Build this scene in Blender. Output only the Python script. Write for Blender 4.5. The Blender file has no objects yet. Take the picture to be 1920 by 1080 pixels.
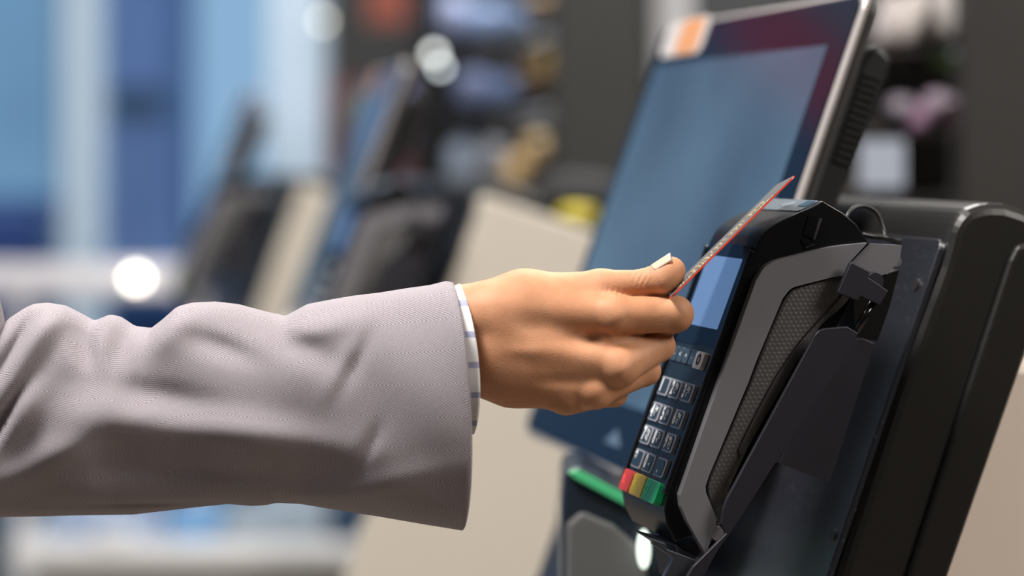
import bpy, bmesh, math, random
import numpy as np
from mathutils import Vector, Matrix
random.seed(7)
SC = bpy.context.scene
COL = SC.collection
# ------------------------------------------------------------------ camera
K = 36.0 / 85.0 / 1920.0
CAMZ = 1.30
HOR = 295.0
cam_d = bpy.data.cameras.new('camera'); cam = bpy.data.objects.new('camera', cam_d); COL.objects.link(cam)
cam.location = (0, 0, CAMZ); cam.rotation_euler = (math.pi/2, 0, 0)
cam_d.lens = 85; cam_d.sensor_width = 36; cam_d.sensor_fit = 'HORIZONTAL'
cam_d.shift_y = -(540-HOR)/1920.0
cam_d.clip_start = 0.05; cam_d.clip_end = 100
cam_d.dof.use_dof = True; cam_d.dof.focus_distance = 1.333; cam_d.dof.aperture_fstop = 2.8
SC.camera = cam
# ------------------------------------------------------------------ world, exposure
w = bpy.data.worlds.new('sky'); SC.world = w; w.use_nodes = True
bg = w.node_tree.nodes['Background']; bg.inputs[0].default_value = (0.44, 0.62, 0.83, 1); bg.inputs[1].default_value = 0.85
SC.view_settings.view_transform = 'Standard'; SC.view_settings.look = 'None'
SC.view_settings.exposure = 0.0; SC.view_settings.gamma = 1.0
SC.view_settings.use_curve_mapping = False
# ------------------------------------------------------------------ lights (key at upper left, then fills added out of view)
def area(name, loc, target, sx, sy, power, col):
    d = bpy.data.lights.new(name, 'AREA'); d.shape = 'RECTANGLE'; d.size = sx; d.size_y = sy; d.energy = power; d.color = col
    o = bpy.data.objects.new(name, d); COL.objects.link(o); o.location = loc
    o.rotation_euler = (Vector(target)-Vector(loc)).to_track_quat('-Z', 'Y').to_euler(); return o
area('ceiling_key_fill_light', (-0.75, 0.95, 2.85), (0.0, 1.4, 1.1), 0.55, 0.55, 68, (1.0, 0.965, 0.93))
area('ceiling_key_fill_light', (2.1, 0.5, 2.7), (0.7, 1.9, 1.0), 0.9, 0.9, 50, (1.0, 0.94, 0.88))  # fill added to brighten the cabinet sides that face the camera
area('ceiling_key_fill_light', (0.0, 3.2, 2.9), (0.2, 3.6, 0.0), 1.4, 1.0, 60, (1.0, 0.97, 0.92))
area('ceiling_key_fill_light', (0.9, 4.7, 2.9), (-0.9, 5.2, 0.3), 1.2, 0.8, 95, (0.95, 0.97, 1.0))  # fill added for the bench and the back of the shop

sun_d = bpy.data.lights.new('sun', 'SUN'); sun_d.energy = 1.8; sun_d.angle = .05; sun_d.color = (.95, .97, 1.0)
sun = bpy.data.objects.new('sun', sun_d); COL.objects.link(sun); sun.rotation_euler = (math.radians(50), 0, math.radians(-12))
# ------------------------------------------------------------------ helpers
def W(px, py, Y): return Vector(((px-960)*K*Y, Y, CAMZ-(py-HOR)*K*Y))
TH = math.radians(14.3)
def kiosk_matrix(origin): return Matrix.Translation(origin) @ Matrix.Rotation(TH, 4, 'Z')
_o = W(1375, 580, 1.33); O1 = Vector((_o.x, _o.y, 0))
F1 = kiosk_matrix(O1); F1i = F1.inverted(); R1i = F1i.to_3x3()
I4 = Matrix.Identity(4)
def S(px, py, v):
    """where the sight line of a photo pixel meets the vertical plane at depth v of the kiosk: (u, w)"""
    c = F1i @ Vector((0, 0, CAMZ)); d = R1i @ Vector(((px-960)*K, 1, -(py-HOR)*K))
    t = (v-c.y)/d.y; p = c+d*t
    return (p.x, p.z)
def SS(pts, v): return [S(a, b, v) for a, b in pts]

MATS = {}
def mat(name, col, rough=0.5, metal=0.0, spec=0.5, coat=0.0, bump=None, emis=None, sss=0.0, noise=None):
    if name in MATS: return MATS[name]
    m = bpy.data.materials.new(name); m.use_nodes = True; nt = m.node_tree; b = nt.nodes['Principled BSDF']
    b.inputs['Base Color'].default_value = (*col, 1); b.inputs['Roughness'].default_value = rough
    b.inputs['Metallic'].default_value = metal; b.inputs['Specular IOR Level'].default_value = spec
    b.inputs['Coat Weight'].default_value = coat
    tc = nt.nodes.new('ShaderNodeTexCoord')
    if noise:
        sc_, amt = noise
        n = nt.nodes.new('ShaderNodeTexNoise'); n.inputs['Scale'].default_value = sc_; n.inputs['Detail'].default_value = 3
        nt.links.new(tc.outputs['Object'], n.inputs['Vector'])
        mx = nt.nodes.new('ShaderNodeMix'); mx.data_type = 'RGBA'
        mx.inputs[6].default_value = (*[c*(1-amt) for c in col], 1); mx.inputs[7].default_value = (*[min(1, c*(1+amt)) for c in col], 1)
        nt.links.new(n.outputs['Fac'], mx.inputs[0]); nt.links.new(mx.outputs[2], b.inputs['Base Color'])
    if bump:
        sc_, st, dist = bump
        n = nt.nodes.new('ShaderNodeTexNoise'); n.inputs['Scale'].default_value = sc_; n.inputs['Detail'].default_value = 4
        nt.links.new(tc.outputs['Object'], n.inputs['Vector'])
        bp = nt.nodes.new('ShaderNodeBump'); bp.inputs['Strength'].default_value = st; bp.inputs['Distance'].default_value = dist
        nt.links.new(n.outputs['Fac'], bp.inputs['Height']); nt.links.new(bp.outputs[0], b.inputs['Normal'])
    if emis:
        b.inputs['Emission Color'].default_value = (*emis[0], 1); b.inputs['Emission Strength'].default_value = emis[1]
    MATS[name] = m
    return m

def tag(o, label=None, cat=None, group=None, kind=None):
    if label: o['label'] = label
    if cat: o['category'] = cat
    if group: o['group'] = group
    if kind: o['kind'] = kind
    return o
def thing(name, label, cat, M, group=None):
    o = bpy.data.objects.new(name, None); COL.objects.link(o); o.matrix_world = M; o.empty_display_size = 0.02
    tag(o, label, cat, group); o['_m'] = 1
    ROOTM[o.name] = M.copy()
    return o
ROOTM = {}
def at(F, u, v, w_): return F @ Matrix.Translation((u, v, w_))
def root_of(p):
    while p.parent: p = p.parent
    return p
def obj(name, bm, m, parent=None, F=I4, smooth=False, bevel=None, label=None, kind=None, subsurf=0):
    """link a bmesh (coordinates in frame F) as ONE mesh object, local to its thing"""
    me = bpy.data.meshes.new(name)
    if isinstance(bm, bpy.types.Mesh): me = bm
    else:
        bm.normal_update(); bm.to_mesh(me); bm.free()
    T = F
    if parent is not None: T = ROOTM[root_of(parent).name].inverted() @ F
    me.transform(T)
    for mm in (m if isinstance(m, (list, tuple)) else [m]): me.materials.append(mm)
    o = bpy.data.objects.new(name, me); COL.objects.link(o)
    if parent is not None: o.parent = parent
    if smooth:
        for p in me.polygons: p.use_smooth = True
    if bevel:
        md = o.modifiers.new('bevel', 'BEVEL'); md.width = bevel; md.segments = 3; md.limit_method = 'ANGLE'; md.angle_limit = math.radians(32)
        md.harden_normals = False
    if subsurf:
        md = o.modifiers.new('sub', 'SUBSURF'); md.levels = subsurf; md.render_levels = subsurf
    if label: o['label'] = label
    if kind: o['kind'] = kind
    return o
def B(): return bmesh.new()
def prism(bm, prof, v0, v1, mi=0):
    """profile in the (u, w) plane pushed from depth v0 to v1"""
    a = [bm.verts.new((u, v0, w_)) for u, w_ in prof]; b = [bm.verts.new((u, v1, w_)) for u, w_ in prof]
    n = len(prof); fs = [bm.faces.new(a), bm.faces.new(b[::-1])]
    for i in range(n): fs.append(bm.faces.new((a[i], b[i], b[(i+1) % n], a[(i+1) % n])))
    for f in fs: f.material_index = mi
    bmesh.ops.recalc_face_normals(bm, faces=fs)
    return bm
def box(bm, x0, x1, y0, y1, z0, z1, mi=0):
    v = [bm.verts.new((x, y, z)) for x in (x0, x1) for y in (y0, y1) for z in (z0, z1)]
    fs = [bm.faces.new([v[i] for i in q]) for q in ((0,1,3,2),(4,6,7,5),(0,4,5,1),(2,3,7,6),(0,2,6,4),(1,5,7,3))]
    for f in fs: f.material_index = mi
    bmesh.ops.recalc_face_normals(bm, faces=fs)
    return bm
def boxM(bm, M, sx, sy, sz, mi=0):
    """box of half sizes in a local matrix M"""
    v = [bm.verts.new(M @ Vector((x*sx, y*sy, z*sz))) for x in (-1, 1) for y in (-1, 1) for z in (-1, 1)]
    fs = [bm.faces.new([v[i] for i in q]) for q in ((0,1,3,2),(4,6,7,5),(0,4,5,1),(2,3,7,6),(0,2,6,4),(1,5,7,3))]
    for f in fs: f.material_index = mi
    bmesh.ops.recalc_face_normals(bm, faces=fs)
    return bm
def tube(bm, pts, r, n=10, mi=0):
    pts = [Vector(p) for p in pts]; rings = []
    for i, p in enumerate(pts):
        t = (pts[min(i+1, len(pts)-1)]-pts[max(i-1, 0)]).normalized()
        up = Vector((0, 0, 1)) if abs(t.z) < 0.95 else Vector((1, 0, 0))
        x = t.cross(up).normalized(); y = x.cross(t)
        rr = r[i] if isinstance(r, (list, tuple)) else r
        rings.append([bm.verts.new(p+(x*math.cos(2*math.pi*k/n)+y*math.sin(2*math.pi*k/n))*rr) for k in range(n)])
    for a, b in zip(rings, rings[1:]):
        for k in range(n): bm.faces.new((a[k], a[(k+1) % n], b[(k+1) % n], b[k])).material_index = mi
    bm.faces.new(rings[0][::-1]).material_index = mi; bm.faces.new(rings[-1]).material_index = mi
    bmesh.ops.recalc_face_normals(bm, faces=bm.faces[:])
    return bm
def disc(bm, M, r, h, n=20, mi=0):
    a = [bm.verts.new(M @ Vector((r*math.cos(2*math.pi*k/n), r*math.sin(2*math.pi*k/n), 0))) for k in range(n)]
    b = [bm.verts.new(M @ Vector((r*.86*math.cos(2*math.pi*k/n), r*.86*math.sin(2*math.pi*k/n), h))) for k in range(n)]
    fs = [bm.faces.new(a[::-1]), bm.faces.new(b)]+[bm.faces.new((a[k], a[(k+1) % n], b[(k+1) % n], b[k])) for k in range(n)]
    for f in fs: f.material_index = mi
    bmesh.ops.recalc_face_normals(bm, faces=fs); return bm
def rrect(w_, h, r, n=5):
    out = []
    for cx, cy, a0 in ((w_/2-r, h/2-r, 0), (-w_/2+r, h/2-r, 90), (-w_/2+r, -h/2+r, 180), (w_/2-r, -h/2+r, 270)):
        for k in range(n+1):
            a = math.radians(a0+90*k/n); out.append((cx+r*math.cos(a), cy+r*math.sin(a)))
    return out
def plate(bm, M, outline, z0, z1, mi=0):
    a = [bm.verts.new(M @ Vector((x, y, z0))) for x, y in outline]; b = [bm.verts.new(M @ Vector((x, y, z1))) for x, y in outline]
    n = len(outline); fs = [bm.faces.new(a[::-1]), bm.faces.new(b)]
    for i in range(n): fs.append(bm.faces.new((a[i], a[(i+1) % n], b[(i+1) % n], b[i])))
    for f in fs: f.material_index = mi
    bmesh.ops.recalc_face_normals(bm, faces=fs); return bm
def text_into(bm, M, s, size, mi, depth=0.0001, align='CENTER', sx=1.0, bold=.018):
    c = bpy.data.curves.new('t', 'FONT'); c.body = s; c.size = size; c.extrude = depth; c.offset = size*bold; c.align_x = align; c.align_y = 'CENTER'; c.resolution_u = 3
    o = bpy.data.objects.new('t', c); COL.objects.link(o)
    dg = bpy.context.evaluated_depsgraph_get(); me = bpy.data.meshes.new_from_object(o.evaluated_get(dg))
    me.transform(M @ Matrix.Diagonal((sx, 1, 1, 1)))
    n0 = len(bm.faces); bm.from_mesh(me); bm.faces.ensure_lookup_table()
    for f in bm.faces[n0:]: f.material_index = mi
    bpy.data.objects.remove(o); bpy.data.curves.remove(c); bpy.data.meshes.remove(me)
def smoothpath(pts, n=6):
    out = []
    P = [pts[0]]+pts+[pts[-1]]
    for i in range(1, len(P)-2):
        for k in range(n):
            t = k/n; a, b, c, d = P[i-1], P[i], P[i+1], P[i+2]
            out.append(.5*((2*b)+(c-a)*t+(2*a-5*b+4*c-d)*t*t+(3*b-a-3*c+d)*t**3))
    out.append(pts[-1]); return out
def frame(o, x, y, z): return Matrix(((x[0], y[0], z[0], o[0]), (x[1], y[1], z[1], o[1]), (x[2], y[2], z[2], o[2]), (0, 0, 0, 1)))
def dup(root, M, label, group=None):
    r = root.copy(); COL.objects.link(r); r.matrix_world = M; r['label'] = label; ROOTM[r.name] = M.copy()
    if group: r['group'] = group
    def rec(src, dst):
        for ch in list(src.children):
            c = ch.copy(); COL.objects.link(c); c.parent = dst; rec(ch, c)
    rec(root, r); return r

# ------------------------------------------------------------------ materials
BLK = mat('black_moulded_plastic', (0.006, 0.006, 0.0065), 0.24, spec=.35, bump=(900, .06, .0003))
GLB = mat('glossy_black_plastic', (0.006, 0.006, 0.007), 0.16)
HSG = mat('warm_black_housing', (0.016, 0.0148, 0.0138), 0.31, spec=.65, bump=(1500, .2, .0003))
PLT = mat('black_powder_coated_plate', (0.014, 0.015, 0.021), 0.30, spec=.9, bump=(2500, .3, .0003))
STL = mat('black_painted_steel', (0.014, 0.0135, 0.020), 0.45)
GRY = mat('grey_side_plastic', (0.162, 0.157, 0.172), 0.40, bump=(2500, .1, .0002))
CHR = mat('bright_metal', (0.7, 0.7, 0.7), 0.22, metal=1)
BEI = mat('beige_cabinet_paint', (0.58, 0.53, 0.455), 0.5)
SLV = mat('silver_bezel_plastic', (0.50, 0.455, 0.44), 0.35, metal=0.3)
GLS = mat('dark_screen_glass', (0.006, 0.012, 0.022), 0.10, spec=0.45)
PNL = mat('keypad_panel', (0.010, 0.018, 0.028), 0.32, spec=.25)

def dust(m, amount):
    nt = m.node_tree; b = nt.nodes['Principled BSDF']; tc = nt.nodes.new('ShaderNodeTexCoord'); v = nt.nodes.new('ShaderNodeTexVoronoi'); v.inputs['Scale'].default_value = 330
    nt.links.new(tc.outputs['Object'], v.inputs['Vector']); n = nt.nodes.new('ShaderNodeTexNoise'); n.inputs['Scale'].default_value = 25; nt.links.new(tc.outputs['Object'], n.inputs['Vector'])
    th = nt.nodes.new('ShaderNodeMath'); th.operation = 'MULTIPLY'; nt.links.new(n.outputs['Fac'], th.inputs[0]); th.inputs[1].default_value = amount
    lt = nt.nodes.new('ShaderNodeMath'); lt.operation = 'LESS_THAN'; nt.links.new(v.outputs['Distance'], lt.inputs[0]); nt.links.new(th.outputs[0], lt.inputs[1])
    mx = nt.nodes.new('ShaderNodeMix'); mx.data_type = 'RGBA'; mx.inputs[6].default_value = b.inputs['Base Color'].default_value; mx.inputs[7].default_value = (.30, .30, .31, 1)
    nt.links.new(lt.outputs[0], mx.inputs[0]); nt.links.new(mx.outputs[2], b.inputs['Base Color'])
dust(PLT, .17)
# ------------------------------------------------------------------ room
def struct(name, bm, m, F=I4): 
    o = obj(name, bm, m, None, F); o['kind'] = 'structure'; return o
FLR = mat('beige_floor_tiles', (0.26, 0.215, 0.17), 0.35, noise=(3, .15))
struct('floor', box(B(), -7, 4, -3, 13, -0.1, 0), FLR)
struct('ceiling', box(B(), -7, 4, -3, 6.3, 3.0, 3.1), mat('white_ceiling', (0.7, 0.68, 0.65), 0.8))
DKW = mat('dark_grey_wall', (0.020, 0.020, 0.018), 0.6, noise=(2, .15))
struct('wall_right', box(B(), 4, 4.1, -3, 6.3, 0, 3), DKW)
struct('wall_front', box(B(), -7, 4, -3.1, -3, 0, 3), mat('warm_grey_wall', (0.09, 0.08, 0.07), 0.7))
XW = W(617, 0, 6.0).x
struct('wall_back', box(B(), XW, 4, 6.0, 6.2, 0, 3), mat('black_wall', (0.012, 0.012, 0.012), 0.6))
# glazed shop front on the left of the back wall
FRM = mat('pale_blue_window_frame', (0.50, 0.62, 0.74), 0.4)
def pane_mat():
    m = bpy.data.materials.new('window_glass'); m.use_nodes = True; nt = m.node_tree; nt.nodes.clear()
    o = nt.nodes.new('ShaderNodeOutputMaterial'); mx = nt.nodes.new('ShaderNodeMixShader'); f = nt.nodes.new('ShaderNodeFresnel'); f.inputs[0].default_value = 1.45
    t = nt.nodes.new('ShaderNodeBsdfTransparent'); t.inputs[0].default_value = (0.86, 0.95, 1.0, 1); g = nt.nodes.new('ShaderNodeBsdfGlossy'); g.inputs[1].default_value = 0.05
    nt.links.new(f.outputs[0], mx.inputs[0]); nt.links.new(t.outputs[0], mx.inputs[1]); nt.links.new(g.outputs[0], mx.inputs[2]); nt.links.new(mx.outputs[0], o.inputs[0])
    return m
PANE = pane_mat()
def wx(px): return W(px, 0, 6.0).x
edges = [-7.0, -5.2, -3.6, -2.2, wx(147), wx(565), XW]
for i in range(len(edges)-1):
    a, b = edges[i], edges[i+1]
    if i == 5: continue
    win = struct('window_%d' % (i+1), box(B(), a, b, 6.09, 6.10, 0.12, 2.95), PANE)
bm = B()
for e in edges[:4]: box(bm, e-.03, e+.03, 6.02, 6.16, 0, 3)
box(bm, wx(111), wx(183), 6.02, 6.16, 0, 3); box(bm, wx(500), XW, 6.02, 6.16, 0, 3)
box(bm, -7, XW, 6.02, 6.16, 0, 0.12); box(bm, -7, XW, 6.02, 6.16, 2.9, 3)
struct('trim_1', bm, FRM)

# street outside the glass
def solid(name, label, cat, bm, m, F=I4, group=None, bevel=None, smooth=False):
    o = obj(name, bm, m, None, F, smooth, bevel); tag(o, label, cat, group); return o
def wbox(px0, px1, py0, py1, Y, d, bm=None):
    a = W(px0, py0, Y); b = W(px1, py1, Y)
    return box(bm or B(), a.x, b.x, Y, Y+d, b.z, a.z)
solid('street_building', 'wide pale blue building seen through the left window', 'building', wbox(-230, 112, -1400, 2300, 12.0, 1), mat('blue_grey_facade', (0.30, 0.45, 0.58), 0.7, noise=(1.2, .35)))
solid('street_building', 'unseen dark blue building added to mirror in the rim of the large monitor', 'building', wbox(-1900, -240, -1400, 2300, 12.0, 1), mat('dark_blue_facade', (0.03, 0.075, 0.15), 0.7, noise=(1.2, .35)))  # unseen block added so the monitor rim reflects dark blue
solid('street_building', 'narrow violet blue building between two pale columns', 'building', wbox(188, 318, -1400, 2300, 12.0, 1), mat('violet_blue_facade', (0.17, 0.22, 0.40), 0.7, noise=(1.5, .45)))
solid('parked_van', 'dark blue shape outside low in the left window', 'vehicle', wbox(-420, 84, 372, 500, 9.0, .8), mat('dark_blue_paint', (0.045, 0.075, 0.22), 0.4), bevel=.05)
solid('street_sign', 'dark slate sign on a post outside at mid height of the window', 'sign', wbox(244, 252, 224, 915, 9.52, .05, wbox(196, 306, 165, 225, 9.5, .1)), mat('slate_sign', (0.05, 0.08, 0.13), 0.5))
solid('parked_van', 'deep blue panel shape outside just under the steel rail', 'vehicle', wbox(-300, 470, 562, 940, 8.0, .8), mat('deep_blue_paint', (0.035, 0.085, 0.24), 0.4), bevel=.05)
solid('red_reflection_panel', 'unseen dark red panel added to mirror in the top rim of the large monitor', 'colour_panel', box(box(B(), -2.50, -2.0, 5.88, 5.90, 2.60, 2.82), -2.30, -2.28, 5.885, 5.895, 2.82, 2.995), mat('deep_red_panel', (0.90, 0.03, 0.08), 0.7))  # unseen panel added for the red reflection in the monitor rim
# rail and bench before the window
RAILM = mat('brushed_rail_metal', (0.88, 0.84, 0.86), 0.35)
t = thing('guard_rail', 'pale metal guard rail running across the left window', 'railing', at(I4, -2.2, 5.5, 0))
obj('rail', wbox(-1500, 385, 494, 553, 5.45, .06), RAILM, t, bevel=.012)
for px in (-1450, -700, 40, 372):
    obj('post', wbox(px-12, px+12, 556, 1366, 5.47, .04), RAILM, t)
t = thing('window_bench', 'long white bench top below the sleeve near the window', 'bench', at(I4, -1.0, 4.9, 0))
obj('bench_top', wbox(15, 722, 1022, 1066, 4.9, .35), mat('white_laminate', (0.92, 0.90, 0.88), 0.35), t, bevel=.01)
obj('bench_panel', wbox(60, 715, 1068, 1490, 4.95, .25), mat('greige_panel', (0.42, 0.41, 0.36), 0.5), t)
for a, b, c, d, col, lab in ((85, 300, 958, 1013, (0.36, 0.45, 0.62), 'pale lilac blue carton at the left of the bench'),
                             (312, 412, 955, 1013, (0.20, 0.40, 0.68), 'sky blue carton in the middle of the bench'),
                             (420, 610, 958, 1013, (0.36, 0.43, 0.50), 'light grey blue carton on the right of the bench'),
                             (618, 700, 945, 1013, (0.03, 0.07, 0.13), 'dark navy carton at the right end of the bench')):
    solid('carton', lab, 'box', wbox(a, b, c, d, 4.95, .15), mat('carton_%s' % lab.split(' carton')[0].replace(' ', '_'), col, 0.5), group='cartons on the white bench', bevel=.006)
solid('small_bowl', 'small white bowl in front of the pale lilac carton', 'bowl', wbox(175, 250, 994, 1018, 4.905, .04), mat('white_porcelain', (0.85, 0.87, 0.9), 0.3), bevel=.008)

# dark column, light column, right dark cabinet
solid('dark_column', 'broad dark grey column behind the monitor top left corner', 'column', wbox(1035, 1218, -1100, 2600, 3.6, .3), DKW, bevel=.01)
solid('light_column', 'slim light grey column right of the broad dark column', 'column', wbox(1222, 1300, -1000, 2400, 3.8, .3), mat('light_grey_column', (0.62, 0.62, 0.65), 0.5), bevel=.01)
solid('tall_cabinet', 'tall dark brown grey cabinet filling the upper right corner', 'cabinet', wbox(1808, 2300, -1500, 2750, 2.50, .06), mat('dark_brown_grey_panel', (0.022, 0.0195, 0.0175), 0.5, noise=(6, .2)), bevel=.004)

# ------------------------------------------------------------------ shelf of goods on the right
t = thing('goods_shelf', 'dark wall shelf of bagged goods beside the tall cabinet', 'shelf', at(I4, 0.45, 2.6, 0))
SHM = mat('dark_shelf', (0.025, 0.022, 0.022), 0.5)
obj('back_panel', wbox(1560, 1786, -900, 2650, 2.66, .02), mat('brown_back_panel', (0.055, 0.048, 0.042), 0.6), t)
obj('shelf_board', wbox(1575, 1788, 88, 98, 2.56, .10), SHM, t)
obj('shelf_board', wbox(1575, 1788, 366, 378, 2.56, .10), SHM, t)
obj('shelf_board', wbox(1575, 1788, 246, 252, 2.56, .10), SHM, t)
def pillow(bm, c, sx, sy, sz, e=2.6, n=14, tilt=0):
    vs = []
    for i in range(n+1):
        ph = -math.pi/2+math.pi*i/n; row = []
        for j in range(2*n):
            th = math.pi*j/n
            f = lambda v: math.copysign(abs(v)**(2/e), v)
            x, y, z = f(math.cos(ph))*f(math.cos(th)), f(math.cos(ph))*f(math.sin(th)), f(math.sin(ph))
            x += .06*math.sin(7*z+c[0]*60); p = Vector((x*sx, y*sy, z*sz)); p.rotate(Matrix.Rotation(tilt, 3, 'Y'))
            row.append(bm.verts.new(Vector(c)+p))
        vs.append(row)
    for a, b in zip(vs, vs[1:]):
        for j in range(2*n): bm.faces.new((a[j], a[(j+1) % (2*n)], b[(j+1) % (2*n)], b[j]))
    bmesh.ops.remove_doubles(bm, verts=bm.verts[:], dist=1e-6); bmesh.ops.recalc_face_normals(bm, faces=bm.faces[:])
    return bm
def goods(name, label, cat, px, py, hw, hh, Y, d, col, group=None, tilt=0, rough=.35):
    c = W(px, py, Y); k = K*Y
    return solid(name, label, cat, pillow(B(), c, hw*k, d, hh*k, tilt=tilt), mat('pack_'+'_'.join('%d' % (x*99) for x in col), col, rough, bump=(60, .3, .004)), group=group, smooth=True)
GB = 'white bags on the upper right shelf'
goods('paper_bag', 'white paper bag nearest the monitor edge', 'bag', 1668, 38, 24, 52, 2.62, .03, (0.62, 0.56, 0.54), GB, .25)
goods('paper_bag', 'off white paper bag second from the monitor edge', 'bag', 1712, 32, 24, 54, 2.60, .03, (0.68, 0.62, 0.58), GB, .3)
goods('paper_bag', 'white paper bag third from the monitor edge', 'bag', 1755, 28, 24, 52, 2.62, .03, (0.60, 0.55, 0.54), GB, .25)
goods('paper_bag', 'grey white paper bag beside the tall cabinet', 'bag', 1792, 24, 20, 50, 2.60, .03, (0.42, 0.40, 0.38), GB, .2)
goods('green_packet', 'green packet under the white bags', 'packet', 1772, 112, 24, 14, 2.61, .03, (0.12, 0.24, 0.04))
GP = 'mauve packets on the middle right shelf'
goods('sweet_packet', 'pale mauve packet at the left of the shelf', 'packet', 1690, 200, 26, 20, 2.61, .03, (0.42, 0.36, 0.42), GP)
goods('sweet_packet', 'pink mauve packet lying lowest in the middle', 'packet', 1722, 222, 22, 28, 2.61, .03, (0.42, 0.24, 0.36), GP)
goods('sweet_packet', 'shiny lilac packet standing highest in the middle', 'packet', 1755, 192, 22, 22, 2.59, .03, (0.50, 0.40, 0.48), GP)
goods('sweet_packet', 'plum pink packet next to the tall cabinet', 'packet', 1780, 214, 20, 32, 2.61, .03, (0.36, 0.20, 0.28), GP)
solid('shelf_notice', 'pale blue grey notice card beneath the mauve packets', 'sign', wbox(1612, 1696, 262, 352, 2.55, .006), mat('pale_notice', (0.34, 0.38, 0.46), 0.5))
goods('amber_packet', 'small brown amber packet by the monitor back', 'packet', 1676, 96, 14, 7, 2.61, .03, (0.22, 0.09, 0.03))

# ------------------------------------------------------------------ curved racks of goods in the middle
t = thing('snack_rack', 'black rack of curved trays left of the dark column', 'rack', at(I4, -0.05, 4.2, 0))
RK = mat('black_rack', (0.006, 0.006, 0.008), 0.35)
obj('back_panel', wbox(770, 1035, -600, 500, 4.45, .02), RK, t)
def tray(x0, y0, x1, y1, sag, Y, r=10):
    pts = []
    for i in range(13):
        f = i/12; pts.append(W(x0+(x1-x0)*f, y0+(y1-y0)*f+sag*math.sin(math.pi*f), Y-.10*math.sin(math.pi*f)))
    return tube(B(), pts, r*K*Y, 8)
for args in ((805, 105, 1050, 62, 18, 4.15, 13), (850, 205, 1050, 205, 22, 4.15, 13), (860, 240, 1040, 225, 20, 4.2, 9)):
    obj('tray', tray(*args), RK, t, smooth=True)
obj('upright', wbox(780, 800, -600, 1500, 4.3, .04), RK, t)
GR = 'packs on the curved trays'
goods('snack_pack', 'lavender blue pack at the top left of the curved trays', 'packet', 845, 30, 34, 40, 4.2, .05, (0.34, 0.40, 0.62), GR)
goods('snack_pack', 'light blue pack at the top of the curved trays', 'packet', 905, 38, 36, 32, 4.2, .05, (0.26, 0.36, 0.58), GR)
goods('snack_pack', 'steel blue pack at the top right of the curved trays', 'packet', 962, 40, 34, 28, 4.2, .05, (0.17, 0.25, 0.42), GR)
goods('snack_pack', 'peach pack on the very top of the rack', 'packet', 1015, 2, 28, 12, 4.2, .05, (0.62, 0.42, 0.22), GR)
goods('snack_pack', 'periwinkle pack on the middle tray', 'packet', 890, 165, 36, 34, 4.2, .05, (0.20, 0.25, 0.44), GR)
goods('snack_pack', 'dusky blue pack on the middle tray', 'packet', 945, 172, 34, 28, 4.2, .05, (0.12, 0.18, 0.34), GR)
goods('snack_pack', 'mustard gold pack at the right of the middle tray', 'packet', 1020, 125, 26, 34, 4.15, .05, (0.36, 0.22, 0.05), GR)
goods('snack_pack', 'bronze brown pack beside the mustard pack', 'packet', 985, 150, 20, 24, 4.2, .05, (0.22, 0.16, 0.12), GR)
goods('snack_pack', 'ice blue pack on the lowest tray', 'packet', 872, 305, 34, 44, 4.2, .05, (0.33, 0.40, 0.52), GR)
goods('snack_pack', 'pale grey blue pack on the lowest tray', 'packet', 925, 300, 26, 38, 4.2, .05, (0.36, 0.38, 0.44), GR)
goods('snack_pack', 'golden pack low on the rack', 'packet', 968, 318, 26, 30, 4.1, .05, (0.72, 0.50, 0.24), GR)
goods('snack_pack', 'amber pack above the golden pack', 'packet', 1004, 278, 22, 26, 4.1, .05, (0.60, 0.42, 0.20), GR)
# poster, sign, dark back stand
solid('wall_sign', 'dim rust red sign high on the black back wall', 'sign', wbox(690, 760, -30, 42, 5.6, .03), mat('rust_red', (0.20, 0.035, 0.015), 0.5))
t = thing('magazine_stand', 'stand of colourful covers behind the second monitor', 'display stand', at(I4, -0.35, 5.5, 0))
obj('panel', wbox(612, 800, 150, 1330, 5.5, .05), mat('maroon_panel', (0.10, 0.02, 0.028), 0.5), t)
for a, b, c, d, col, nm in ((655, 700, 170, 262, (0.10, 0.16, 0.15), 'teal'), (704, 745, 140, 262, (0.07, 0.11, 0.42), 'blue'), (748, 798, 150, 262, (0.22, 0.22, 0.40), 'lilac'),
                            (650, 700, 272, 345, (0.22, 0.13, 0.08), 'tan'), (704, 745, 272, 350, (0.16, 0.12, 0.18), 'plum')):
    obj('cover', wbox(a, b, c, d, 5.44, .04), mat('cover_'+nm, col, .4), t, label=nm+' cover')
# far highlights, added as small glowing balls on cords that blur to discs
def glow_ball(px, py, Y, r, col, st, label):
    t = thing('highlight_ball', label, 'glint', at(I4, *W(px, py, Y)))
    bm = B(); bmesh.ops.create_uvsphere(bm, u_segments=16, v_segments=10, radius=r)
    obj('glow_ball', bm, mat('glow_ball_%d' % px, (0.8, 0.8, 0.8), .3, emis=(col, st)), t, at(I4, *W(px, py, Y)), smooth=True)
    bm = B(); p = W(px, py, Y); tube(bm, [p+Vector((0, 0, r*.8)), Vector((p.x, p.y, 2.99))], .003, 8)
    obj('cord', bm, RK, t)
glow_ball(606, 40, 5.3, .008, (0.80, 0.78, 0.62), 5, 'faint warm highlight at the edge of the window, added as a glowing ball')
glow_ball(814, 100, 4.0, .008, (0.80, 0.84, 0.80), 5.5, 'bright highlight above the second monitor, added as a glowing ball')
glow_ball(826, 126, 3.95, .006, (0.85, 0.95, 0.97), 6, 'small highlight just below the bright one, added as a glowing ball')
t = thing('rail_highlight', 'bright warm round highlight on the guard rail, added as a glowing disc', 'glint', at(I4, *W(255, 522, 5.42)))  # glowing disc and rim added in place of a specular highlight on the rail
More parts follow.
